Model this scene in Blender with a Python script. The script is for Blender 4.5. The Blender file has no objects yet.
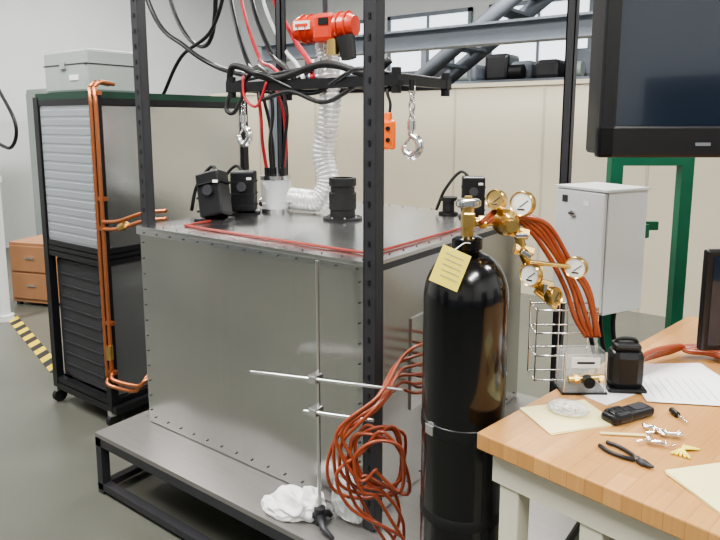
import bpy, math, random
from mathutils import Vector as V, Matrix, noise
random.seed(4)
sc=bpy.context.scene
try: sc.view_settings.look='AgX - Medium High Contrast'
except Exception as ex: print(ex)
def link(o): sc.collection.objects.link(o); return o
# ------------------------------------------------------------ materials
def mat(name,col,rough=.5,metal=0,var=0,scale=8,bump=0,stretch=None,alpha=1,trans=0,spec=.5,coat=0,wave=0):
    m=bpy.data.materials.new(name); m.use_nodes=True; nt=m.node_tree; b=nt.nodes['Principled BSDF']
    c=(*[x for x in col],1)
    b.inputs['Base Color'].default_value=c; b.inputs['Roughness'].default_value=rough; b.inputs['Metallic'].default_value=metal
    b.inputs['Specular IOR Level'].default_value=spec
    b.inputs['Coat Weight'].default_value=coat
    if trans: b.inputs['Transmission Weight'].default_value=trans
    if alpha<1: b.inputs['Alpha'].default_value=alpha
    if var or bump:
        tc=nt.nodes.new('ShaderNodeTexCoord'); mp=nt.nodes.new('ShaderNodeMapping'); no=nt.nodes.new('ShaderNodeTexNoise')
        no.inputs['Scale'].default_value=scale; no.inputs['Detail'].default_value=6
        nt.links.new(tc.outputs['Object'],mp.inputs['Vector']); nt.links.new(mp.outputs['Vector'],no.inputs['Vector'])
        if stretch: mp.inputs['Scale'].default_value=stretch
        if var:
            mx=nt.nodes.new('ShaderNodeMix'); mx.data_type='RGBA'
            mx.inputs['A'].default_value=(*[max(0,x*(1-var)) for x in col],1); mx.inputs['B'].default_value=(*[min(1,x*(1+var)) for x in col],1)
            nt.links.new(no.outputs['Fac'],mx.inputs['Factor']); nt.links.new(mx.outputs['Result'],b.inputs['Base Color'])
        bp=None
        if bump:
            bp=nt.nodes.new('ShaderNodeBump'); bp.inputs['Strength'].default_value=bump; bp.inputs['Distance'].default_value=.01
            nt.links.new(no.outputs['Fac'],bp.inputs['Height']); nt.links.new(bp.outputs['Normal'],b.inputs['Normal'])
        if wave:  # gentle oil-canning of thin sheet
            n2=nt.nodes.new('ShaderNodeTexNoise'); n2.inputs['Scale'].default_value=1.6; n2.inputs['Detail'].default_value=0
            nt.links.new(tc.outputs['Object'],n2.inputs['Vector'])
            b2=nt.nodes.new('ShaderNodeBump'); b2.inputs['Strength'].default_value=wave; b2.inputs['Distance'].default_value=.08
            nt.links.new(n2.outputs['Fac'],b2.inputs['Height']); nt.links.new(b2.outputs['Normal'],bp.inputs['Normal'])
    return m
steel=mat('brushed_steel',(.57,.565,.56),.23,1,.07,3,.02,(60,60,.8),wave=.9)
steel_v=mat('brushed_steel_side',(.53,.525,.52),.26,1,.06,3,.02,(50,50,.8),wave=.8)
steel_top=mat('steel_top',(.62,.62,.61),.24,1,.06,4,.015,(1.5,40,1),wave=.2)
alu=mat('aluminium_sheet',(.66,.67,.68),.25,1,.07,2.5,.02,(1.2,1.2,50),wave=.6)
ribm=mat('aluminium_louvre',(.50,.53,.57),.38,.8,.08,4)
chrome=mat('chrome',(.75,.75,.75),.22,1)
dark=mat('dark_frame_paint',(.030,.030,.035),.45,0,.2,20)
black=mat('black_plastic',(.009,.009,.011),.36,0,.2,30)
rubber=mat('black_rubber',(.009,.009,.010),.55)
cylb=mat('black_enamel',(.003,.003,.004),.2,0,.3,12,.01,coat=.4)
green=mat('dark_green_paint',(.008,.04,.024),.4,0,.15,10)
green2=mat('green_paint',(.005,.11,.055),.42,0,.15,10)
copper=mat('copper_tube',(.50,.19,.09),.34,.8,.15,20)
hose=mat('red_brown_hose',(.30,.062,.025),.35,0,.2,20,coat=.3)
redline=mat('dark_red_line',(.26,.035,.025),.4,0,.2,20)
brass=mat('brass',(.66,.46,.18),.28,1,.1,20)
white=mat('white_enamel',(.60,.61,.61),.4,0,.04,4)
offw=mat('dial_white',(.8,.8,.76),.4)
cream=mat('cream_paint',(.62,.59,.48),.45,0,.05,6)
beige=mat('beige_panel',(.53,.475,.37),.6,0,.05,3)
beige2=mat('beige_panel_trim',(.42,.38,.30),.6,0,.06,3)
wallw=mat('wall_paint',(.58,.59,.58),.7,0,.06,2)
wallg=mat('reflection_dark_grey',(.14,.155,.17),.6,0,.1,2)  # dark grey for the added, unseen bands and cabinets the steel reflects
redp=mat('red_hoist_paint',(.60,.05,.02),.35,0,.1,15,coat=.3)
orange=mat('orange_plastic',(.85,.16,.02),.4,0,.08,15)
yellow=mat('yellow_card',(.85,.72,.12),.6,0,.06,12)
yellowp=mat('pale_yellow_paper',(.80,.72,.38),.7,0,.05,12)
paper=mat('white_paper',(.78,.78,.78),.7,0,.04,6)
cloth=mat('white_cloth',(.82,.81,.80),.9,0,.05,20,.15)
foil=mat('foil_duct',(.75,.75,.74),.4,.45,.12,30,.3)
greyp=mat('grey_steel_beam',(.16,.18,.21),.5,0,.12,5)
greycase=mat('grey_green_case',(.32,.36,.34),.5,0,.06,6)
brown=mat('brown_board',(.30,.15,.075),.6,0,.15,6)
glassy=mat('clear_acrylic',(.85,.88,.88),.08,0,alpha=.16)
ink=mat('ink',(.03,.03,.04),.6)
redi=mat('red_cable',(.40,.02,.03),.4)
floor_m=mat('epoxy_concrete',(.105,.107,.090),.30,0,.28,1.6,.03)
plat_m=mat('platform_sheet',(.27,.26,.25),.42,.6,.12,3,.03,(2,25,2))
screen=mat('tv_screen',(.012,.020,.036),.12,0,.1,2,coat=.5)
ceil_m=mat('ceiling_paint',(.45,.46,.46),.8,0,.03,2)
rackgrey=mat('rack_grey_sheet',(.28,.29,.30),.36,.8,.07,4,.02,(2,2,30))
def wood():
    m=mat('butcher_block',(.6,.4,.2),.38,coat=.25); nt=m.node_tree; b=nt.nodes['Principled BSDF']
    tc=nt.nodes.new('ShaderNodeTexCoord'); br=nt.nodes.new('ShaderNodeTexBrick')
    br.inputs['Scale'].default_value=1; br.inputs['Brick Width'].default_value=.42; br.inputs['Row Height'].default_value=.042
    br.inputs['Mortar Size'].default_value=.0006; br.inputs['Color1'].default_value=(.57,.31,.115,1); br.inputs['Color2'].default_value=(.47,.245,.085,1); br.inputs['Mortar'].default_value=(.35,.17,.06,1)
    no=nt.nodes.new('ShaderNodeTexNoise'); mp=nt.nodes.new('ShaderNodeMapping'); mp.inputs['Scale'].default_value=(3,60,3); no.inputs['Scale'].default_value=2; no.inputs['Detail'].default_value=5
    mx=nt.nodes.new('ShaderNodeMix'); mx.data_type='RGBA'; mx.blend_type='MULTIPLY'; mx.inputs['Factor'].default_value=.3
    cr=nt.nodes.new('ShaderNodeValToRGB'); cr.color_ramp.elements[0].position=.3; cr.color_ramp.elements[0].color=(.6,.55,.5,1); cr.color_ramp.elements[1].position=.7
    mr=nt.nodes.new('ShaderNodeMapping'); mr.inputs['Rotation'].default_value=(0,0,math.radians(90))
    L=nt.links.new
    L(tc.outputs['Object'],mr.inputs['Vector']); L(mr.outputs['Vector'],br.inputs['Vector']); L(mr.outputs['Vector'],mp.inputs['Vector'])
    L(mp.outputs['Vector'],no.inputs['Vector']); L(no.outputs['Fac'],cr.inputs['Fac']); L(br.outputs['Color'],mx.inputs['A']); L(cr.outputs['Color'],mx.inputs['B']); L(mx.outputs['Result'],b.inputs['Base Color'])
    return m
woodm=wood()
def hazard():
    m=mat('hazard_tape_paint',(.8,.6,.02),.5); nt=m.node_tree; b=nt.nodes['Principled BSDF']
    tc=nt.nodes.new('ShaderNodeTexCoord'); w=nt.nodes.new('ShaderNodeTexWave'); w.bands_direction='DIAGONAL'; w.inputs['Scale'].default_value=3.2
    cr=nt.nodes.new('ShaderNodeValToRGB'); cr.color_ramp.interpolation='CONSTANT'; cr.color_ramp.elements[0].color=(.02,.02,.02,1); cr.color_ramp.elements[1].position=.5; cr.color_ramp.elements[1].color=(.6,.45,.03,1)
    nt.links.new(tc.outputs['Object'],w.inputs['Vector']); nt.links.new(w.outputs['Fac'],cr.inputs['Fac']); nt.links.new(cr.outputs['Color'],b.inputs['Base Color'])
    return m
hazm=hazard()
def emis(name,col,s):
    m=bpy.data.materials.new(name); m.use_nodes=True; b=m.node_tree.nodes['Principled BSDF']; b.inputs['Base Color'].default_value=(*col,1)
    b.inputs['Emission Color'].default_value=(*col,1); b.inputs['Emission Strength'].default_value=s; return m
lampm=emis('lamp_diffuser',(1,.98,.94),6)
winm=emis('daylit_glass',(.85,.93,1),1.3)
# ------------------------------------------------------------ geometry
def grp(name,loc=(0,0,0),rz=0,sc_=1):
    e=bpy.data.objects.new(name,None); e.empty_display_size=.1; e.location=loc; e.rotation_euler=(0,0,math.radians(rz)); e.scale=(sc_,)*3; return link(e)
def mk(name,verts,faces,m,parent=None,smooth=False,loc=(0,0,0),rot=(0,0,0)):
    me=bpy.data.meshes.new(name); me.from_pydata([tuple(v) for v in verts],[],faces); me.update()
    if smooth:
        for p in me.polygons: p.use_smooth=True
    o=bpy.data.objects.new(name,me); me.materials.append(m); link(o); o.location=loc; o.rotation_euler=[math.radians(r) for r in rot]
    if parent: o.parent=parent
    return o
def box(name,c,s,m,parent=None,rot=(0,0,0),bev=0):
    x,y,z=[k/2 for k in s]
    vs=[(-x,-y,-z),(x,-y,-z),(x,y,-z),(-x,y,-z),(-x,-y,z),(x,-y,z),(x,y,z),(-x,y,z)]
    o=mk(name,vs,[(0,3,2,1),(4,5,6,7),(0,1,5,4),(1,2,6,5),(2,3,7,6),(3,0,4,7)],m,parent,False,c,rot)
    if bev:
        b=o.modifiers.new('b','BEVEL'); b.width=bev; b.segments=2; b.limit_method='ANGLE'
    return o
def bx(name,a,b,m,parent=None,bev=0):
    return box(name,[(a[i]+b[i])/2 for i in range(3)],[abs(b[i]-a[i]) for i in range(3)],m,parent,bev=bev)
def sweep(name,pts,rad,m,parent=None,seg=10,cap=True):
    pts=[V(p) for p in pts]; n=len(pts)
    if not hasattr(rad,'__len__'): rad=[rad]*n
    T=[(pts[min(i+1,n-1)]-pts[max(i-1,0)]).normalized() for i in range(n)]
    up=V((0,0,1)) if abs(T[0].z)<.9 else V((1,0,0))
    N=T[0].cross(up).normalized(); vs=[];fs=[]
    for i in range(n):
        N=(N-T[i]*N.dot(T[i])).normalized(); B=T[i].cross(N)
        for k in range(seg):
            t=2*math.pi*k/seg; vs.append(pts[i]+(N*math.cos(t)+B*math.sin(t))*rad[i])
    for i in range(n-1):
        for k in range(seg):
            a=i*seg+k;b=i*seg+(k+1)%seg; fs.append((a,b,b+seg,a+seg))
    if cap: fs.append(tuple(range(seg-1,-1,-1))); fs.append(tuple((n-1)*seg+k for k in range(seg)))
    return mk(name,vs,fs,m,parent,True)
def cyl(name,a,b,r,m,parent=None,seg=20,r2=None):
    o=sweep(name,[a,b],[r,r if r2 is None else r2],m,parent,seg)
    for p in o.data.polygons:
        if len(p.vertices)>4: p.use_smooth=False
    e=o.modifiers.new('e','EDGE_SPLIT'); e.split_angle=.8
    return o
def smooth(pts,k=8):
    P=[V(p) for p in pts]; P=[P[0]*2-P[1]]+P+[P[-1]*2-P[-2]]; out=[]
    for i in range(1,len(P)-2):
        for j in range(k):
            t=j/k; a,b,c,d=P[i-1:i+3]
            out.append(.5*((2*b)+(c-a)*t+(2*a-5*b+4*c-d)*t*t+(3*b-a-3*c+d)*t**3))
    out.append(P[-2]); return out
def tube(name,pts,r,m,parent=None,seg=8,k=8): return sweep(name,smooth(pts,k),r,m,parent,seg)
def lathe(name,prof,m,parent=None,loc=(0,0,0),rot=(0,0,0),seg=40):
    vs=[];fs=[]
    for r,z in prof:
        for k in range(seg):
            t=2*math.pi*k/seg; vs.append((r*math.cos(t),r*math.sin(t),z))
    for i in range(len(prof)-1):
        for k in range(seg):
            a=i*seg+k;b=i*seg+(k+1)%seg; fs.append((a,b,b+seg,a+seg))
    fs.append(tuple(range(seg-1,-1,-1))); fs.append(tuple((len(prof)-1)*seg+k for k in range(seg)))
    o=mk(name,vs,fs,m,parent,True,loc,rot); e=o.modifiers.new('e','EDGE_SPLIT'); e.split_angle=.7
    return o
def link_mesh(name,c,h,w,r,ax,m,parent):
    pts=[]
    for i in range(17):
        t=2*math.pi*i/16; s=math.cos(t)*w; z=math.sin(t)*w+(h/2-w)*(1 if math.sin(t)>1e-6 else -1 if math.sin(t)<-1e-6 else 0)
        pts.append((c[0]+(s if ax==0 else 0),c[1]+(s if ax==1 else 0),c[2]+z))
    return sweep(name,pts,r,m,parent,6,False)
def chain(parent,c,L,m,h=.032,w=.009,r=.0028):
    n=int(L/(h-2*r-.002)); 
    for i in range(n): link_mesh('chain_link_%d'%i,(c[0],c[1],c[2]-h/2-i*(h-2*r-.002)),h,w,r,i%2,m,parent)
    return c[2]-n*(h-2*r-.002)
def hook(parent,c,s,m):
    x,y,z=c
    cyl('hook_swivel',(x,y,z+.0),(x,y,z-.25*s),.13*s,m,parent)
    pts=[(x,y,z-.22*s),(x,y,z-.4*s),(x+.22*s,y,z-.55*s),(x+.26*s,y,z-.78*s),(x+.05*s,y,z-1.0*s),(x-.2*s,y,z-.88*s),(x-.24*s,y,z-.7*s)]
    sp=smooth(pts,6); sweep('hook_body',sp,[(.075+.05*math.sin(math.pi*i/(len(sp)-1)))*s for i in range(len(sp))],m,parent,10)
    tube('hook_latch',[(x+.02*s,y,z-.42*s),(x-.12*s,y,z-.56*s),(x-.24*s,y,z-.70*s)],.04*s,m,parent)
# ------------------------------------------------------------ room
bx('floor',(-9,-4,-.1),(4,9.5,0),floor_m)
bx('wall_back',(-9,9.5,0),(4,9.6,4.6),wallw)
bx('wall_front',(-9,-4.1,0),(4,-4,4.6),wallw)
bx('wall_left',(-9.1,-4,0),(-9,9.5,4.6),wallw)
bx('wall_right',(4,-4,0),(4.1,9.5,4.6),wallw)
bx('ceiling',(-9,-4,4.6),(4,9.5,4.7),ceil_m)
bx('reflection_trim_1',(-9,-4,0),(4,-3.97,1.15),wallg); bx('reflection_trim_2',(3.97,-3.9,0),(4,9.4,1.15),wallg)  # dark bands added low on unseen walls to break up steel reflections
for i,(x,y,rz,h) in enumerate([(-7.2,-3.6,180,2.1),(-4.6,-3.6,180,1.9),(-3.4,-3.6,180,2.1),(.4,-3.6,180,2.0),(3.6,.4,-90,2.1),(3.6,3.4,-90,1.9),(3.6,5.9,-90,2.1)]):  # unseen cabinets, added so the steel panels mirror something dark
    g=grp('reflection_cabinet',(x,y,0),rz); m_=[wallg,greycase,dark,wallg,dark,wallg,greycase][i]
    bx('carcass',(-.55,-.25,.05),(.55,.25,h),m_,g,bev=.01); bx('plinth',(-.53,-.23,0),(.53,.23,.05),black,g)
    for s_ in (-1,1): box('door_%d'%s_,(s_*.27,-.258,h/2),(.52,.015,h-.16),m_,g,bev=.004); box('handle_%d'%s_,(s_*.06,-.275,h/2),(.02,.02,.14),chrome,g)
for i,(x,y) in enumerate([(-6,0),(-6,5),(-2.2,.2),(-2.2,4.4),(1.8,-.5),(1.8,4.5)]):
    g=grp('ceiling_light',(x,y,4.6))
    box('housing',(0,0,-.05),(.7,2.4,.1),white,g); box('diffuser',(0,0,-.105),(.6,2.3,.012),lampm,g)
    for s in (-1,1): box('rim_%d'%s,(s*.33,0,-.105),(.04,2.4,.02),white,g)
    L=bpy.data.lights.new('tube_light','AREA'); L.shape='RECTANGLE'; L.size=.6; L.size_y=2.3; L.energy=245; L.color=(1,.985,.95)
    o=bpy.data.objects.new('tube_light',L); link(o); o.parent=g; o.location=(0,0,-.125)
w=bpy.data.worlds.new('World'); sc.world=w; w.use_nodes=True; w.node_tree.nodes['Background'].inputs[0].default_value=(.75,.85,1,1); w.node_tree.nodes['Background'].inputs[1].default_value=.6
g=grp('partition_screen',(0,6,0))
for i in range(10):
    x=-7.0+i*.95
    bx('panel_%d'%i,(x+.012,-.02,.0),(x+.938,.02,2.05),beige,g)
    bx('post_%d'%i,(x-.012,-.024,0),(x+.012,.024,2.05),beige2,g)
bx('top_rail',(-7,-.03,2.05),(2.5,.03,2.09),beige,g)
for i in range(6):
    g=grp('window_%d'%(i+1),(-7.5+i*1.9,9.49,3.0))
    box('pane',(0,-.01,0),(1.5,.01,.9),winm,g)
    for s in (-1,1): box('jamb_%d'%s,(s*.77,-.02,0),(.06,.05,1.0),greyp,g); box('rail_%d'%s,(0,-.02,s*.47),(1.6,.05,.06),greyp,g)
    box('mullion',(0,-.02,0),(.04,.03,.9),greyp,g)
g=grp('steel_i_beam',(0,5.2,0))
for z in (2.36,2.52): bx('flange_%d'%(z*100),(-5.2,-.08,z),(1.5,.08,z+.02),greyp,g)
bx('web',(-5.2,-.01,2.37),(1.5,.01,2.53),greyp,g)
for i,x in enumerate((-5.0,1.3)): bx('column_%d'%i,(x-.06,-.06,0),(x+.06,.06,2.36),greyp,g)
g=grp('steel_staircase',(-3.2,6.4,0))
for y in (0,.6):
    sweep('stringer_%d'%(y*10),[(-.9,y,2.05),(0.9,y,3.3)],.09,greyp,g,4)
    bx('leg_%d'%(y*10),(-.9,y-.04,0),(-.8,y+.04,2.1),greyp,g)
for i in range(7): box('tread_%d'%i,(-.75+i*.25,.3,2.17+i*.174),(.24,.56,.03),greyp,g)
g=grp('storage_shelf',(-2.0,7.9,0))
bx('deck',(-2.6,-.4,2.15),(2.2,.4,2.22),greyp,g)
for x in (-2.5,0,2.1):
    for y in (-.36,.36): bx('leg',(x-.04,y-.04,0),(x+.04,y+.04,2.7),greyp,g)
for i in range(12):
    x=-2.3+i*.36; h=random.uniform(.2,.36)
    box('crate_%d'%i,(x,random.uniform(-.1,.1),2.22+h/2),(random.uniform(.28,.35),.4,h),[dark,greyp,black,greyp][i%4],g,bev=.05)
    if i%2: cyl('drum_%d'%i,(x-.08,-.3,2.31),(x+.08,-.3,2.31),.09,[rubber,greycase][i%4==1],g)
# ------------------------------------------------------------ enclosure
X0,X1,Y0,Y1,Z0,Z1=-2.5,-1.21,1.70,3.0,.30,1.222
LZ=Z1+.014
g=grp('steel_enclosure')
bx('panel_front',(X0,Y0,Z0),(X1,Y0+.015,Z1),steel,g)
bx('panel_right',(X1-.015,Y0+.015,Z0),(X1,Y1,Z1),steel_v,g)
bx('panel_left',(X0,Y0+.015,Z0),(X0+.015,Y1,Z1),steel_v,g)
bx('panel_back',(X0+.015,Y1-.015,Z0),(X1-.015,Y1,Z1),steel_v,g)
bx('lid',(X0-.01,Y0-.012,Z1),(X1+.01,Y1+.01,LZ),steel_top,g)
bx('lid_lip',(X0-.008,Y0-.014,Z1-.022),(X1+.008,Y0-.001,Z1),steel,g)
bx('lid_lip_side',(X1+.001,Y0-.014,Z1-.022),(X1+.012,Y1,Z1),dark,g)
bx('port_plate',(X1,1.95,.62),(X1+.008,2.15,.98),chrome,g)
k=0
def bolt(p,n):
    global k; k+=1
    p=V(p); cyl('bolt_%d'%k,p,p+V(n)*.004,.0035,dark,g,8)
for i in range(14):
    t=X0+.05+i*(X1-X0-.1)/13
    bolt((t,Y0-.001,Z0+.03),(0,-1,0)); bolt((t,Y0-.014,Z1-.011),(0,-1,0)); bolt((t,Y0+.02,LZ),(0,0,1)); bolt((t,Y1-.03,LZ),(0,0,1))
    y=Y0+.06+i*(Y1-Y0-.1)/13
    bolt((X1-.03,y,LZ),(0,0,1)); bolt((X1,y,Z0+.03),(1,0,0))
for i in range(12):
    z=Z0+.06+i*(Z1-Z0-.12)/11
    bolt((X0+.02,Y0,z),(0,-1,0)); bolt((X1-.05,Y0,z),(0,-1,0)); bolt((X1,Y0+.06,z),(1,0,0))
cz=LZ+.007
tube('red_line_on_lid',[(-2.32,2.0,cz),(-2.31,1.84,cz),(-2.27,1.80,cz),(-1.8,1.79,cz),(-1.36,1.79,cz),(-1.30,1.81,cz),(-1.28,1.87,cz),(-1.28,2.4,cz),(-1.28,2.78,cz),(-1.33,2.85,cz)],.0058,redline,g)
f=grp('gantry_frame')
T=3.1
for i,(x,y,s) in enumerate([(-2.475,1.73,.044),(-1.185,1.675,.048),(-1.055,3.13,.045),(-2.475,2.62,.04)]):
    zb=[LZ,.30,0,LZ][i]
    a=s/2; th=.006
    bx('post_%d_web'%i,(x-a,y-a,zb),(x+a,y-a+th,T),dark,f); bx('post_%d_l'%i,(x-a,y-a,zb),(x-a+th,y+a,T),dark,f); bx('post_%d_r'%i,(x+a-th,y-a,zb),(x+a,y+a,T),dark,f)
    bx('post_%d_back'%i,(x-a,y+a-th,zb),(x+a,y+a,T),dark,f)
bx('top_front',(-2.56,1.65,T),(-1.03,1.75,T+.05),dark,f); bx('top_back',(-2.56,3.1,T),(-1.03,3.15,T+.05),dark,f)
bx('top_left',(-2.50,1.65,T),(-2.45,3.15,T+.05),dark,f); bx('top_right',(-1.2,1.65,T),(-1.03,3.15,T+.05),dark,f)
bx('top_mid',(-2.5,2.36,T),(-1.1,2.42,T+.05),dark,f)
for z in range(40):
    zz=.4+z*.065
    box('slot',(-1.185,1.65,zz),(.008,.003,.018),black,f)
    if zz>1.3: box('slot',(-2.475,1.707,zz),(.008,.003,.018),black,f)
p=grp('steel_platform')
PX,PY=-2.61,1.485
bx('deck',(PX,PY,.275),(-.92,3.05,.295),plat_m,p)
bx('deck_extension',(-.92,1.75,.275),(-.62,3.05,.295),plat_m,p)
for a,b in [((PX,PY,.235),(-.92,PY+.04,.275)),((PX,PY,.02),(-.92,PY+.04,.05)),((PX,PY+.04,.235),(PX+.04,3.05,.275)),((PX,PY+.04,.02),(PX+.04,3.05,.05)),((-.66,1.75,.235),(-.62,3.05,.275)),((-.96,PY+.04,.235),(-.92,1.75,.275)),((-.92,1.75,.235),(-.66,1.79,.275))]: bx('rail',a,b,dark,p)
for x,y in [(PX+.02,PY+.02),(PX+.02,3.03),(-1.3,PY+.02),(-.94,PY+.02),(-.64,1.77),(-.64,3.03),(-1.8,3.03)]: bx('leg',(x-.02,y-.02,0),(x+.02,y+.02,.275),dark,p)
# ------------------------------------------------------------ left rack
r=grp('equipment_rack',(-3.42,2.42,0))
W,D=.29,.52
for sx in (-1,1):
    for sy in (-1,1):
        bx('post',(sx*W-.024,sy*D-.022,.1),(sx*W+.024,sy*D+.022,1.84),black,r)
        cyl('caster_wheel',(sx*W-.015,sy*D,.04),(sx*W+.015,sy*D,.04),.04,rubber,r); box('caster_fork',(sx*W,sy*D,.085),(.04,.05,.03),chrome,r)
for z,m_ in ((.10,black),(.13,black),(.925,black),(.955,black),(.985,black),(1.79,black),(1.825,green)):
    for sy in (-1,1): bx('rail_x',(-W,sy*D-.018,z),(W,sy*D+.018,z+.035),m_,r)
    for sx in (-1,1): bx('rail_y',(sx*W-.018,-D,z),(sx*W+.018,D,z+.035),m_,r)
bx('shelf_top',(-W,-D,1.83),(W,D,1.845),green,r)
bx('upper_unit',(-W+.03,-D+.0,1.02),(W+.005,D-.02,1.79),alu,r,bev=.004)
bx('upper_unit_face',(-W+.03,-D-.012,1.02),(W-.03,-D,1.79),ribm,r)
for i in range(15): box('rib_%d'%i,(-.0,-D-.013,1.05+i*.05),(2*W-.08,.005,.036),ribm,r,bev=.002)
bx('lower_unit',(-W+.03,-D+.03,.17),(W+.0,D-.02,.92),rackgrey,r)
bx('lower_face',(-W+.05,-D+.015,.20),(W-.03,-D+.03,.90),dark,r)
for i in range(9): box('vent_%d'%i,(0,-D+.012,.26+i*.07),(.40,.008,.008),dark,r)
bx('base_tray',(-W-.02,-D-.02,.09),(W+.06,D,.13),black,r)
c=grp('grey_instrument_case',(-3.52,2.13,1.865))
bx('body',(-.22,-.17,.0),(.22,.2,.235),greycase,c,bev=.015); bx('seam',(-.222,-.172,.15),(.222,.202,.156),dark,c); box('latch',(0,-.175,.15),(.05,.015,.04),chrome,c); box('label',(.10,-.172,.08),(.09,.004,.03),offw,c)
cp=grp('copper_pipe_run',(-3.075,1.87,0))
for i,x in enumerate((-.045,.0)):
    tube('riser_%d'%i,[(x,0,1.88),(x,0,1.2),(x,0,.6),(x,0,.30+.04*i)],.011,copper,cp)
    tube('top_bend_%d'%i,[(x,0,1.88),(x,.03,1.905),(x-.02,.08,1.905),(x-.05,.14,1.90)],.011,copper,cp)
    tube('lower_bend_%d'%i,[(x,0,.30+.04*i),(x+.03,-.01,.27+.04*i),(x+.2,.02,.27+.04*i),(x+.24,.04,.3+.04*i),(x+.25,.10,.36)],.011,copper,cp)
for j,z in enumerate((1.85,1.3,1.14,.62,.34)): box('clamp_%d'%j,(-.022,.012,z),(.08,.03,.02),copper,cp)
for z in (1.14,1.18): tube('cross_%d'%(z*100),[(0,0,z),(.06,-.0,z+.005),(.16,-.0,z+.02),(.32,.03,z+.07),(.46,.06,z+.09)],.010,copper,cp)
cyl('union',(.16,-.0,1.165),(.21,-.0,1.185),.02,brass,cp); cyl('valve_body',(.0,-.005,.42),(.0,-.005,.5),.018,brass,cp)
# ------------------------------------------------------------ hoist
h=grp('chain_hoist',(-1.98,2.4,2.14),8)
lathe('motor_housing',[(.0,-.17),(.045,-.165),(.06,-.14),(.062,-.02),(.066,0),(.062,.02),(.06,.13),(.045,.165),(0,.17)],redp,h,(0,0,0),(0,90,0))
box('gear_case',(.02,0,-.005),(.11,.13,.13),redp,h,bev=.02)
for s in (-.11,-.07,.09,.13): lathe('fin',[(.06,-.004),(.068,-.003),(.068,.003),(.06,.004)],redp,h,(s,0,0),(0,90,0))
box('nameplate',(-.09,-.064,.01),(.09,.006,.04),offw,h); box('badge',(.03,-.068,.02),(.05,.006,.03),black,h)
box('badge_text',(-.09,-.068,.01),(.07,.003,.014),redp,h)
cyl('suspension',(0,0,.06),(0,0,.96),.012,dark,h); box('trolley',(0,0,.91),(.14,.10,.09),dark,h,bev=.01)
cyl('chain_bucket',(.12,-.02,-.05),(.14,-.02,-.15),.045,rubber,h,r2=.036); cyl('brass_guide',(.06,-.03,-.06),(.06,-.03,-.13),.03,brass,h)
z=chain(h,(.0,0,-.07),.13,chrome)
s=grp('spreader_frame',(-1.87,2.36,1.865),0)
for y in (-.2,.2): bx('bar_%d'%(y*10),(-.52,y-.02,-.022),(.47,y+.02,.022),black,s)
for x in (-.52,-.18,.15,.45): bx('cross_%d'%(x*100),(x-.018,-.2,-.018),(x+.018,.2,.018),black,s)
for x in (-.50,.45):
    for y in (-.2,.2): cyl('pad_eye',(x,y,-.05),(x,y,.05),.02,black,s)
for x,y in ((-.5,-.2),(.45,-.2),(-.5,.2),(.45,.2)): tube('sling',[(x,y,.02),(x*.6-.05,y*.6,.055),(-.12,0,.10)],.008,rubber,s)
cyl('lift_ring',(-.12,0,.06),(-.12,0,.13),.02,chrome,s)
tube('draped_hose',[(-.52,-.2,.02),(-.45,-.22,.10),(-.2,-.22,.03),(.1,-.22,.08),(.32,-.21,.03),(.42,-.2,.08)],.016,rubber,s)
tube('draped_cable',[(-.53,-.1,.0),(-.3,-.23,.06),(0,-.2,-.04),(.28,-.22,.05),(.46,-.1,.0)],.010,black,s)
tube('hanging_lead',[(-.50,-.2,.0),(-.52,-.22,-.10),(-.47,-.22,-.12),(-.42,-.21,-.05),(-.40,-.2,.02)],.010,rubber,s)
tube('side_lead',[(-.3,-.2,.0),(-.28,-.22,-.06),(-.1,-.22,-.03),(.1,-.22,-.08),(.28,-.2,.0)],.010,rubber,s)
tube('red_lead',[(-.4,-.22,.05),(-.38,-.23,-.05),(-.3,-.23,-.09),(-.24,-.22,.02)],.007,redi,s)
for j,(x,y,L) in enumerate([(-.455,-.2,.14),(.47,-.16,.17)]):
    q=grp('chain_hook',(-1.84+x,2.36+y,1.845)); zz=chain(q,(0,0,0),L,chrome,.04,.012,.004); hook(q,(0,0,zz+.01),.14,chrome)
    cyl('eye',(0,0,-.02),(0,0,.02),.012,black,q)
q=grp('orange_pendant_control',(-1.45,2.15,1.65))
tube('cord',[(0,0,.06),(.01,0,.12),(-.005,.0,.17),(0,.02,.21)],.006,rubber,q)
box('body',(0,0,0),(.06,.035,.12),orange,q,(0,0,36),bev=.012); box('neck',(0,0,.07),(.03,.02,.04),orange,q,bev=.006)
for z in (.025,-.02): cyl('button',(.008,-.013,z),(.012,-.02,z),.009,black,q)
d=grp('flexible_duct',(-2.15,2.52,LZ))
pp=smooth([(.08,0,.84),(.09,0,.72),(.10,0,.58),(.08,.0,.44),(.05,0,.30),(.08,0,.17),(.04,-.02,.07),(-.07,-.04,.065),(-.15,-.06,.07)],18)
sweep('duct_hose',pp,[.054+.006*math.sin(i*2.1) for i in range(len(pp))],foil,d,20)
cyl('duct_collar',(.08,0,.82),(.08,0,.90),.058,white,d)
v=grp('white_feedthrough',(-2.34,2.42,LZ))
cyl('base_flange',(0,0,0),(0,0,.02),.09,chrome,v); cyl('body',(0,0,.02),(0,0,.17),.078,white,v); cyl('cap',(0,0,.17),(0,0,.19),.082,chrome,v)
for i in range(5):
    a=i*1.26; x,y=.045*math.cos(a),.045*math.sin(a)
    cyl('gland_%d'%i,(x,y,.18),(x,y,.23),.014,black,v)
    tube('cable_%d'%i,[(x,y,.21),(x*1.5,y*1.4,.36),(x*2-.02,y+.02,.5),(x*2+.02,y*.5-.05,.62)],.009,[black,redi,black,redi,black][i],v)
for i in range(4):
    a=i*1.57; cyl('side_port_%d'%i,(.06*math.cos(a),.06*math.sin(a),.05),(.115*math.cos(a),.115*math.sin(a),.05),.012,chrome,v)
b=grp('black_vent_stack',(-1.88,2.40,LZ))
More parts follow.
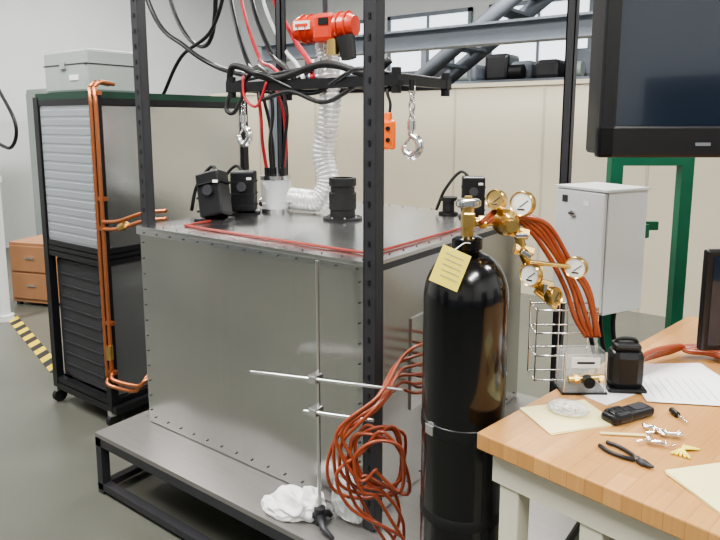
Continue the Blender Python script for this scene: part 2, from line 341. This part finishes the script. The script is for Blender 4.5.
lathe('stack',[(0,0),(.095,0),(.095,.012),(.062,.014),(.060,.05),(.066,.052),(.066,.13),(.058,.135),(.058,.16),(.066,.165),(.066,.20),(.05,.202),(.05,.15),(0,.15)],rubber,b)
for i in range(8): cyl('bolt_%d'%i,(.08*math.cos(i*.785),.08*math.sin(i*.785),.012),(.08*math.cos(i*.785),.08*math.sin(i*.785),.02),.006,chrome,b,8)
def camunit(name,loc,rz,tilt,s_):
    q=grp(name,loc,rz,s_)
    box('bracket_foot',(0,0,.005),(.12,.10,.01),black,q); box('bracket',(0,.03,.06),(.08,.01,.12),black,q)
    box('housing',(0,0,.10),(.10,.08,.17),black,q,(tilt,tilt,0),bev=.008)
    for i in range(3): box('fin_%d'%i,(0,-.0,.04+i*.05),(.104,.084,.006),rubber,q,(tilt,tilt,0))
    cyl('front_ring',(0,-.038,.12),(0,-.052,.122),.02,dark,q)
    box('indicator',(.03,-.042,.155),(.02,.004,.01),offw,q,(tilt,0,0))
    tube('lead',[(0,.04,.15),(-.05,.08,.20),(-.12,.08,.12),(-.16,.10,.02)],.007,rubber,q)
camunit('black_servo_valve',(-2.35,2.01,LZ),20,-14,1.25)
camunit('black_servo_valve',(-2.39,2.24,LZ),35,0,1.2)
camunit('black_servo_valve',(-1.40,2.82,LZ),30,0,1.1)
b2=grp('small_black_flange',(-1.55,2.85,LZ)); lathe('flange',[(0,0),(.05,0),(.05,.012),(.03,.015),(.03,.07),(.045,.072),(.045,.09),(0,.09)],rubber,b2)
cb=grp('overhead_cable_bundle')
for i in range(5):
    x=-2.72+i*.09
    tube('drop_%d'%i,[(x-.6,3.0,3.1),(x-.45,2.9,2.5),(x-.1,2.7,2.05+.03*i),(x+.2,2.5,1.99),(-2.3+.06*i,2.4,1.91)],.011 if i%2 else .015,[black,redi,black,white,redi][i],cb)
tube('loop_a',[(-3.9,2.9,3.2),(-3.7,2.85,2.5),(-3.4,2.8,2.2),(-3.1,2.7,2.3),(-2.95,2.6,3.1)],.014,black,cb)
tube('loop_c',[(-3.6,2.4,3.1),(-3.3,2.4,2.35),(-3.0,2.4,2.12),(-2.75,2.4,2.0),(-2.4,2.3,1.93)],.014,black,cb)
tube('loop_b',[(-3.5,2.6,1.87),(-3.3,2.6,2.1),(-3.0,2.6,2.25),(-2.8,2.55,2.6),(-2.8,2.5,3.1)],.011,black,cb)
bx('cable_tray',(-4.3,2.3,3.1),(-2.56,3.1,3.14),greyp,cb)
# ------------------------------------------------------------ lab stand + rods
s=grp('lab_stand',(-1.35,1.585,.295))
for a in (200,320,80): 
    t=math.radians(a); L=.13 if a!=80 else .08
    sweep('foot',[(0,0,.035),(math.cos(t)*L*.5,math.sin(t)*L*.5,.022),(math.cos(t)*L,math.sin(t)*L*.6,.008)],[.016,.011,.008],dark,s,8)
cyl('hub',(0,0,.0),(0,0,.06),.02,dark,s); cyl('rod',(0,0,.03),(0,0,.95),.0065,chrome,s)
cyl('cross_rod',(-.30,-.028,.50),(.36,-.028,.60),.0055,chrome,s); cyl('short_rod',(-.04,-.028,.42),(.25,-.028,.47),.0055,chrome,s)
for z,x in ((.545,0),(.427,0)): box('boss_head',(x,-.014,z),(.035,.045,.03),chrome,s,bev=.005); cyl('thumb_screw',(.02,-.014,z),(.045,-.014,z),.006,chrome,s)
ct=grp('copper_tube_coil',(-1.12,1.60,.675),36.5)
rr=random.Random(7)
def J(a): return rr.uniform(-a,a)
for i in range(6):
    y0=-.04-.012*i
    # large open loop: from the side port, sweeping left, down, round and back up
    pts=[(.162+.01*i,.372+.008*i,.02+.04*i),(.20,.30,.05+.04*i),(.19,.16,.10+.035*i),(.13,.07,.13+.032*i),(.07+J(.01),.03,.16+.02*i),(.0+J(.015),y0,.12+.015*i+J(.02)),(-.09-.008*i+J(.02),y0,.06+J(.03)),(-.155+.02*i,y0-.01,-.04+J(.04)),(-.12+.02*i+J(.02),y0,-.15+.018*i+J(.02)),
         (-.02+J(.03),y0+.01,-.185+.022*i+J(.02)),(.08+J(.02),y0,-.11+J(.04)),(.095+J(.02),y0-.005,.01+J(.04)),(.03+J(.03),y0-.01,.08+J(.03)),(-.05+J(.03),y0-.012,.03+J(.04))]
    if i%2==0: pts+=[(-.10+J(.025),y0-.01,-.06+J(.03)),(-.07+J(.03),y0,-.19+J(.01)),(.0+.02*i,y0+.01,-.29),(.05+.012*i,y0+.015,-.37)]
    else: pts+=[(-.04+J(.03),y0-.012,-.08+J(.03)),(.03+J(.03),y0,-.14),(.07+J(.02),y0+.01,-.24),(.03+.02*i,y0+.02,-.37)]
    sweep('loop_%d'%i,smooth(pts,6),.0056,hose,ct,8)
def blob(name,loc,size,m,seed,parent=None,amp=.35,fr=3,fine=.5):
    import bmesh
    bm=bmesh.new(); bmesh.ops.create_icosphere(bm,subdivisions=5,radius=1)
    for vv in bm.verts:
        n=vv.co.normalized(); q=n*fr+V((seed,seed*2,0)); f=1+amp*(1-2.2*abs(noise.noise(q)))+amp*fine*noise.noise(q*2.2)
        co=n*f; vv.co=V((co.x*size[0],co.y*size[1],max(co.z,-.55)*size[2]))
    me=bpy.data.meshes.new(name); bm.to_mesh(me); bm.free(); me.materials.append(m)
    for p_ in me.polygons: p_.use_smooth=True
    o=link(bpy.data.objects.new(name,me)); o.location=loc
    if parent:o.parent=parent
    return o
tw=grp('white_towel',(-1.465,1.575,.295))
blob('fold_a',(0,0,.03),(.08,.05,.05),cloth,1.3,tw,.3,1.4,.35); blob('fold_b',(.06,.03,.032),(.05,.035,.06),cloth,4.1,tw,.3,1.4,.35); blob('fold_c',(-.04,-.03,.018),(.07,.035,.03),cloth,7.7,tw,.3,1.4,.35)
bagq=grp('plastic_bag',(-1.28,1.655,.295)); blob('bag',(0,0,.065),(.055,.022,.09),mat('translucent_bag',(.7,.72,.72),.25,alpha=.6),9.2,bagq,.3,2,.3)
# ------------------------------------------------------------ gas cylinder
gc=grp('gas_cylinder',(-.775,1.535,0),36.5)
prof=[(0,.02),(.09,0),(.112,.015),(.116,.04),(.116,1.22)]
for i in range(1,15):
    t=i/14*math.pi/2*.93; prof.append((.034+.082*math.cos(t),1.22+.13*math.sin(t)))
prof+=[(.034,1.357),(.034,1.395),(.028,1.397),(0,1.397)]
lathe('body',prof,cylb,gc,seg=64)
lathe('neck_ring',[(.034,1.36),(.042,1.365),(.042,1.39),(.034,1.395)],cylb,gc)
cyl('valve_stem',(0,0,1.395),(0,0,1.475),.016,brass,gc); box('valve_block',(0,0,1.44),(.035,.035,.045),brass,gc,bev=.005)
lathe('handwheel',[(0,1.475),(.028,1.475),(.034,1.48),(.034,1.492),(.028,1.497),(0,1.497)],chrome,gc); cyl('wheel_nut',(0,0,1.495),(0,0,1.505),.01,brass,gc)
lathe('strap',[(.1165,.86),(.1185,.862),(.1185,.89),(.1165,.892)],black,gc); box('strap_buckle',(-.10,-.066,.876),(.03,.012,.03),chrome,gc,(0,0,-57),bev=.003)
lathe('seam_ring',[(.1165,.60),(.1175,.602),(.1175,.63),(.1165,.632)],rubber,gc)
box('yellow_tag',(-.062,-.118,1.335),(.078,.0015,.098),yellow,gc,(-14,24,0))
for i in range(5): box('tag_line_%d'%i,(-.066+.004*i,-.1205+.004*(i-2),1.312+.013*i),(.05,.0008,.0018),greycase,gc,(-14,24,0))
tube('tag_string',[(-.05,-.108,1.38),(-.02,-.07,1.39),(0,-.045,1.385)],.0015,offw,gc)
rg=grp('gas_regulator_manifold',(-.775,1.535,1.455),36.5)
def gauge(c,r,parent,tilt=(90,0,0),dm=offw):
    q=bpy.data.objects.new('gauge',None); link(q); q.parent=parent; q.location=c; q.rotation_euler=[math.radians(t) for t in tilt]
    lathe('gauge_case',[(0,-.012),(r*.9,-.012),(r,-.008),(r,.010),(r*.95,.014),(r*.88,.012),(r*.88,.008),(0,.008)],brass,q,seg=28)
    lathe('gauge_dial',[(0,.008),(r*.87,.008),(r*.87,.0095),(0,.0095)],dm,q,seg=28)
    box('gauge_needle',(r*.2,0,.0105),(r*.9,.002,.001),ink,q,(0,0,40)); box('gauge_scale',(0,-r*.45,.0102),(r*.6,r*.12,.001),ink,q)
cyl('inlet',(.02,0,-.02),(.07,0,-.02),.012,brass,rg); cyl('inlet_nut',(.03,0,-.02),(.05,0,-.02),.019,brass,rg,6)
lathe('regulator_body',[(0,-.03),(.03,-.028),(.036,-.01),(.036,.01),(.026,.02),(.02,.05),(0,.05)],brass,rg,(.10,0,-.02),(90,0,0))
cyl('knob',(.10,-.05,-.02),(.10,-.08,-.02),.016,brass,rg)
gauge((.075,-.005,.04),.028,rg,(80,0,-45),brass); gauge((.145,-.005,.03),.034,rg,(85,0,-40))
cyl('stem_a',(.085,0,.0),(.076,0,.03),.006,brass,rg); cyl('stem_b',(.12,0,-.01),(.14,.005,.02),.006,brass,rg)
tube('manifold',[(.12,0,-.02),(.14,.01,-.06),(.16,.01,-.12),(.20,.01,-.19),(.24,.02,-.24)],.013,brass,rg)
for i,(x,z_) in enumerate([(.135,-.05),(.15,-.10),(.175,-.15),(.205,-.195)]):
    cyl('tee_%d'%i,(x-.02,.01,z_+.006),(x+.03,.01,z_-.006),.016,brass,rg,6); cyl('fitting_%d'%i,(x,-.03,z_),(x,.03,z_),.011,brass,rg,8)
    box('valve_tap_%d'%i,(x,-.04,z_),(.03,.008,.012),chrome,rg,(0,30*i,0),bev=.002)
gauge((.165,-.045,-.155),.030,rg,(85,0,-50)); gauge((.225,-.04,-.215),.026,rg,(80,0,40),brass)
gauge((.298,.0,-.145),.030,rg,(88,0,-35))
cyl('stem_d',(.17,.0,-.13),(.29,.005,-.145),.006,brass,rg); cyl('stem_e',(.19,.0,-.21),(.25,.01,-.26),.008,brass,rg)
hs=grp('red_brown_hose_bundle',(-.775,1.535,1.455),36.5)
for i in range(5):
    o=.016*i
    tube('hose_%d'%i,[(.03+.015*i,-.02+.006*i,-.02),(.09+o,.02,.0-.005*i+.01),(.17+o,.05,-.04),(.24+o+J(.006),.06,-.12-.4*o),(.295+o+J(.008),.07,-.22),(.335+.9*o+J(.006),.085,-.31),(.37+.6*o,.10,-.375)],.0072,hose,hs)
# ------------------------------------------------------------ bench
bn=grp('workbench',(-.66,1.385,0),-10)
LA,LB,H=1.5,1.42,.93
bx('butcher_block_top',(0,0,H-.045),(LA,LB,H),woodm,bn,bev=.004)
bx('apron_front',(.03,.03,H-.13),(LA-.03,.06,H-.045),cream,bn); bx('apron_left',(.03,.06,H-.13),(.06,LB-.03,H-.045),cream,bn); bx('apron_back',(.03,LB-.06,H-.13),(LA-.03,LB-.03,H-.045),cream,bn)
for x in (.05,.265,LA-.1):
    for y in (.045,LB-.1): bx('leg',(x,y-.01,0),(x+.055,y+.045,H-.045),cream,bn,bev=.003)
bx('lower_rail',(.05,.05,.15),(LA-.05,.09,.19),cream,bn)
wb=grp('white_bin',(-.14,1.62,0)); lathe('bin',[(0,0),(.10,0),(.13,.60),(.135,.61),(.125,.61),(.10,.02),(0,.02)],white,wb)
lathe('bin_lid',[(0,.61),(.137,.61),(.13,.63),(.05,.66),(0,.66)],white,wb)
Z=.9305
def sheet(name,c,s,rz,m,n=1,t=.0006,z=Z):
    q=grp(name,(c[0],c[1],z),rz)
    for i in range(n): box('leaf_%d'%i,(random.uniform(-.004,.004)*(n>1),0,t/2+i*(t+.0003)),(s[0],s[1],t),m,q,(0,0,random.uniform(-2,2) if n>1 else 0))
    return q
sheet('pale_yellow_notepad',(-.505,1.605),(.15,.20),-38,yellowp,4)
sheet('white_document',(-.335,2.06),(.21,.29),-50,paper,2)
q=sheet('printed_document',(-.30,1.97),(.21,.24),-62,paper,1,z=Z+.003)
for i in range(8): box('text_line_%d'%i,(0,-.09+.024*i,.001),(.15,.0018,.0004),greycase,q)
sheet('yellow_legal_pad',(-.075,1.50),(.20,.27),-40,yellowp,6)
sheet('white_document',(-.47,1.83),(.12,.16),-20,paper,1)
zb=grp('zip_bag_of_parts',(-.51,1.625,Z+.004),10); blob('bag',(0,0,.012),(.045,.035,.012),mat('bag_plastic',(.75,.77,.77),.15,alpha=.45),3.3,zb,.25,2.2,.3)
for i in range(6): cyl('part_%d'%i,(-.02+.008*i,-.01,.01),(-.015+.008*i,.012,.014),.004,[chrome,brass][i%2],zb,8)
mt=grp('handheld_meter',(-.375,1.69,Z),62)
box('body',(0,0,.013),(.15,.05,.026),black,mt,bev=.01); box('grip',(-.035,0,.016),(.06,.056,.03),black,mt,bev=.012); box('display',(.035,0,.0265),(.045,.032,.002),dark,mt); 
for i in range(6): cyl('key_%d'%i,(-.055+.016*(i//2),-.01+.02*(i%2),.03),(-.055+.016*(i//2),-.01+.02*(i%2),.033),.004,dark,mt,10)
bo=grp('black_power_adapter',(-.435,1.885,Z),30,1.08)
box('body',(0,0,.06),(.09,.07,.11),black,bo,bev=.022); box('foot',(0,0,.006),(.10,.08,.012),black,bo,bev=.004); box('cap',(0,0,.12),(.07,.05,.02),rubber,bo,bev=.008)
tube('strap',[(-.03,0,.12),(-.02,0,.138),(.02,0,.138),(.03,0,.12)],.005,rubber,bo)
pl=grp('pliers',(-.30,1.47,Z+.006),-20)
for s_ in (-1,1):
    tube('handle_%d'%s_,[(0,0,0),(-.025,s_*.014,0),(-.06,s_*.02,0),(-.09,s_*.014,0)],.005,black,pl)
    sweep('jaw_%d'%s_,[(0,0,.001),(.015,s_*.005,.001),(.04,s_*.002,.001)],[.007,.006,.002],dark,pl,8)
cyl('pivot',(0,0,-.004),(0,0,.008),.006,chrome,pl)
ft=grp('loose_fittings',(-.285,1.60,Z+.008))
for i in range(22):
    a=random.uniform(0,3.14); x=random.uniform(-.04,.04); y=random.uniform(-.05,.05); L=random.uniform(.010,.022)
    cyl('fitting_%d'%i,(x,y,0),(x+L*math.cos(a),y+L*math.sin(a),random.uniform(0,.006)),random.uniform(.003,.006),chrome,ft,8)
yt=grp('yellow_zip_ties',(-.225,1.585,Z+.003))
for i in range(5): tube('tie_%d'%i,[(-.02+.01*i,-.03,0),(.0,0,.004),(.03-.008*i,.03,0)],.003,yellow,yt)
pn=grp('wooden_pencil',(-.355,1.585,Z+.004),30); cyl('shaft',(-.06,0,0),(.05,0,0),.0035,yellowp,pn,6); cyl('tip',(.05,0,0),(.062,0,0),.0035,brown,pn,6,r2=.0005)
sd=grp('screwdriver',(-.27,1.77,Z+.008),-50); cyl('handle',(-.03,0,0),(.0,0,0),.008,black,sd,10); cyl('blade',(0,0,0),(.045,0,0),.003,chrome,sd,8)
bc=grp('bench_hoses',(0,0,0))
for i in range(4): tube('hose_%d'%i,[(-.44,1.96,Z+.03),(-.44+.01*i,2.08,Z+.02+.012*i),(-.38+.01*i,2.22,Z+.02+.01*i),(-.33,2.30-.02*i,Z+.03),(-.25,2.34-.02*i,Z+.02),(-.14,2.28-.03*i,Z+.01)],.008,hose,bc)
ac=grp('acrylic_valve_box',(-.535,1.80,Z),36)
box('front_plate',(0,-.035,.06),(.12,.004,.12),glassy,ac); box('back_plate',(0,.035,.06),(.12,.004,.12),glassy,ac); box('base',(0,0,.003),(.13,.08,.006),black,ac)
for sx in (-1,1): box('side_%d'%sx,(sx*.06,0,.06),(.004,.07,.12),glassy,ac)
for sx in (-1,1):
    for sy in (-1,1): cyl('corner_post',(sx*.058,sy*.035,0),(sx*.058,sy*.035,.125),.003,chrome,ac,8)
cyl('valve_run',(-.05,-.045,.05),(.05,-.045,.055),.009,brass,ac); cyl('valve_knob',(0,-.05,.05),(0,-.075,.05),.016,black,ac)
for x in (-.035,.035): cyl('nut',(x,-.045,.05),(x+.012,-.045,.052),.014,brass,ac,6)
box('label_plate',(0,-.0375,.095),(.08,.002,.03),offw,ac); box('label_text',(0,-.039,.095),(.05,.001,.006),ink,ac)
wr=grp('wire_rack',(-.60,1.86,Z-.0),36)
for z_ in (.004,.08,.15,.22):
    sweep('loop_%d'%(z_*100),[(-.10,-.03,z_),(.08,-.03,z_),(.08,.05,z_),(-.10,.05,z_),(-.10,-.03,z_)],.0025,chrome,wr,6)
for x in (-.10,-.01,.08):
    for y in (-.03,.05): cyl('wire',(x,y,0),(x,y,.23),.0022,chrome,wr,6)
lp=grp('desktop_monitor',(-.09,2.40,Z),40)
box('panel',(.0,0,.21),(.54,.03,.33),black,lp,bev=.008); box('screen',(.0,-.016,.21),(.50,.002,.29),screen,lp); box('stand',(0,.03,.06),(.05,.03,.12),black,lp); box('foot',(0,.01,.006),(.2,.16,.012),black,lp,bev=.004)
# ------------------------------------------------------------ green frame + box
gf=grp('green_steel_stand',(-.82,3.12,0),36.5)
for x in (0,.33): bx('post_%d'%(x*100),(x-.028,-.028,0),(x+.028,.028,1.50),green2,gf)
bx('top_bar',(-.028,-.028,1.50),(.358,.028,1.555),green2,gf)
for x in (0,.33): bx('base_%d'%(x*10),(x-.03,-.2,0),(x+.03,.2,.04),green2,gf)
bx('mount_strut',(-.05,-.05,1.2),(.2,-.028,1.24),green2,gf)
eb=grp('electrical_enclosure',(-.725,2.70,0),-25)
bx('body',(-.28,0,.89),(0,.24,1.42),white,eb,bev=.004); bx('door',(-.275,-.018,.90),(-.005,-.001,1.41),white,eb,bev=.006)
bx('rain_lip',(-.285,-.02,1.415),(.005,.245,1.425),white,eb)
cyl('latch',(-.17,-.018,1.31),(-.17,-.03,1.31),.014,chrome,eb); box('latch_bar',(-.17,-.032,1.31),(.03,.006,.008),dark,eb); box('sticker',(-.22,-.0195,1.37),(.03,.002,.03),ink,eb); box('sticker_light',(-.10,-.0195,1.36),(.03,.002,.02),offw,eb)
for i in range(3): tube('conduit_%d'%i,[(.0-.07*i-.04,.12,.89),(-.07*i-.04,.12,.8),(-.06*i-.02,.14,.6),(-.06*i,.16,.3)],.01,black,eb)
bx('bracket_back',(-.2,.24,1.19),(-.05,.33,1.25),green2,eb)
# ------------------------------------------------------------ TV
tv=grp('wall_mounted_television',(-.573,1.973,1.595),36.5)
TW,TH=.84,.54
bx('rear_shell',(.0,.0,.01),(TW,.11,TH),black,tv,bev=.012)
bx('rear_bulge',(.15,.11,.08),(TW-.15,.14,TH-.1),black,tv,bev=.02)
bx('bezel_bottom',(0,-.01,0),(TW,.03,.095),black,tv,bev=.008); bx('bezel_top',(0,-.01,TH-.05),(TW,.03,TH),black,tv,bev=.008)
bx('bezel_left',(0,-.01,.0),(.05,.03,TH),black,tv,bev=.008); bx('bezel_right',(TW-.05,-.01,0),(TW,.03,TH),black,tv,bev=.008)
bx('screen',(.045,-.004,.09),(TW-.045,.015,TH-.045),screen,tv); box('badge',(.31,-.012,.04),(.045,.003,.010),greyp,tv)
bx('mount_arm',(TW/2-.03,.13,.2),(TW/2+.03,.30,.28),dark,tv); cyl('ceiling_pole',(TW/2,.30,.2),(TW/2,.30,2.99),.03,dark,tv)
# ------------------------------------------------------------ left background
q=grp('white_column_pipe',(-5.66,2.47,0)); cyl('pipe',(0,0,0),(0,0,4.6),.045,white,q); cyl('base',(0,0,0),(0,0,.05),.07,white,q)
for z_ in (1.2,2.3): cyl('collar',(0,0,z_),(0,0,z_+.05),.06,white,q)
tube('hung_cable',[(.05,-.05,2.6),(.2,-.04,2.1),(.45,0,1.7),(.35,0,1.5),(.05,0,1.55)],.014,black,q)
q=grp('brown_cabinet',(-5.95,3.02,0),20); bx('carcass',(-.24,-.2,.03),(.24,.2,.60),brown,q,bev=.005)
for i in range(2): bx('drawer_%d'%i,(-.22,-.215,.07+i*.26),(.22,-.2,.31+i*.26),brown,q,bev=.004); box('pull_%d'%i,(0,-.222,.2+i*.26),(.1,.012,.015),chrome,q)
for i in range(4): box('foot_%d'%i,((i%2-.5)*.38,(i//2-.5)*.34,.015),(.04,.04,.03),dark,q)
q=grp('hazard_floor_tape',(-4.95,2.34,0),-15); box('tape',(0,0,.002),(1.6,.09,.003),hazm,q)
q=grp('grey_storage_locker',(-7.6,4.3,0),0)
bx('body',(-.5,-.3,0),(.9,.3,2.1),greycase,q,bev=.01)
for i in range(3): bx('door_%d'%i,(-.48+i*.46,-.315,.05),(-.05+i*.46,-.3,2.05),greycase,q); box('handle_%d'%i,(-.1+i*.46,-.322,1.1),(.02,.015,.12),chrome,q)
# ------------------------------------------------------------ camera
cam=bpy.data.cameras.new('camera'); co=link(bpy.data.objects.new('camera',cam)); cam.lens=31.9; cam.sensor_width=36; cam.clip_start=.05
cam.shift_y=-.0728
co.location=(0,0,1.7); co.rotation_euler=(math.radians(90-8.5),0,math.radians(36.5)); sc.camera=co
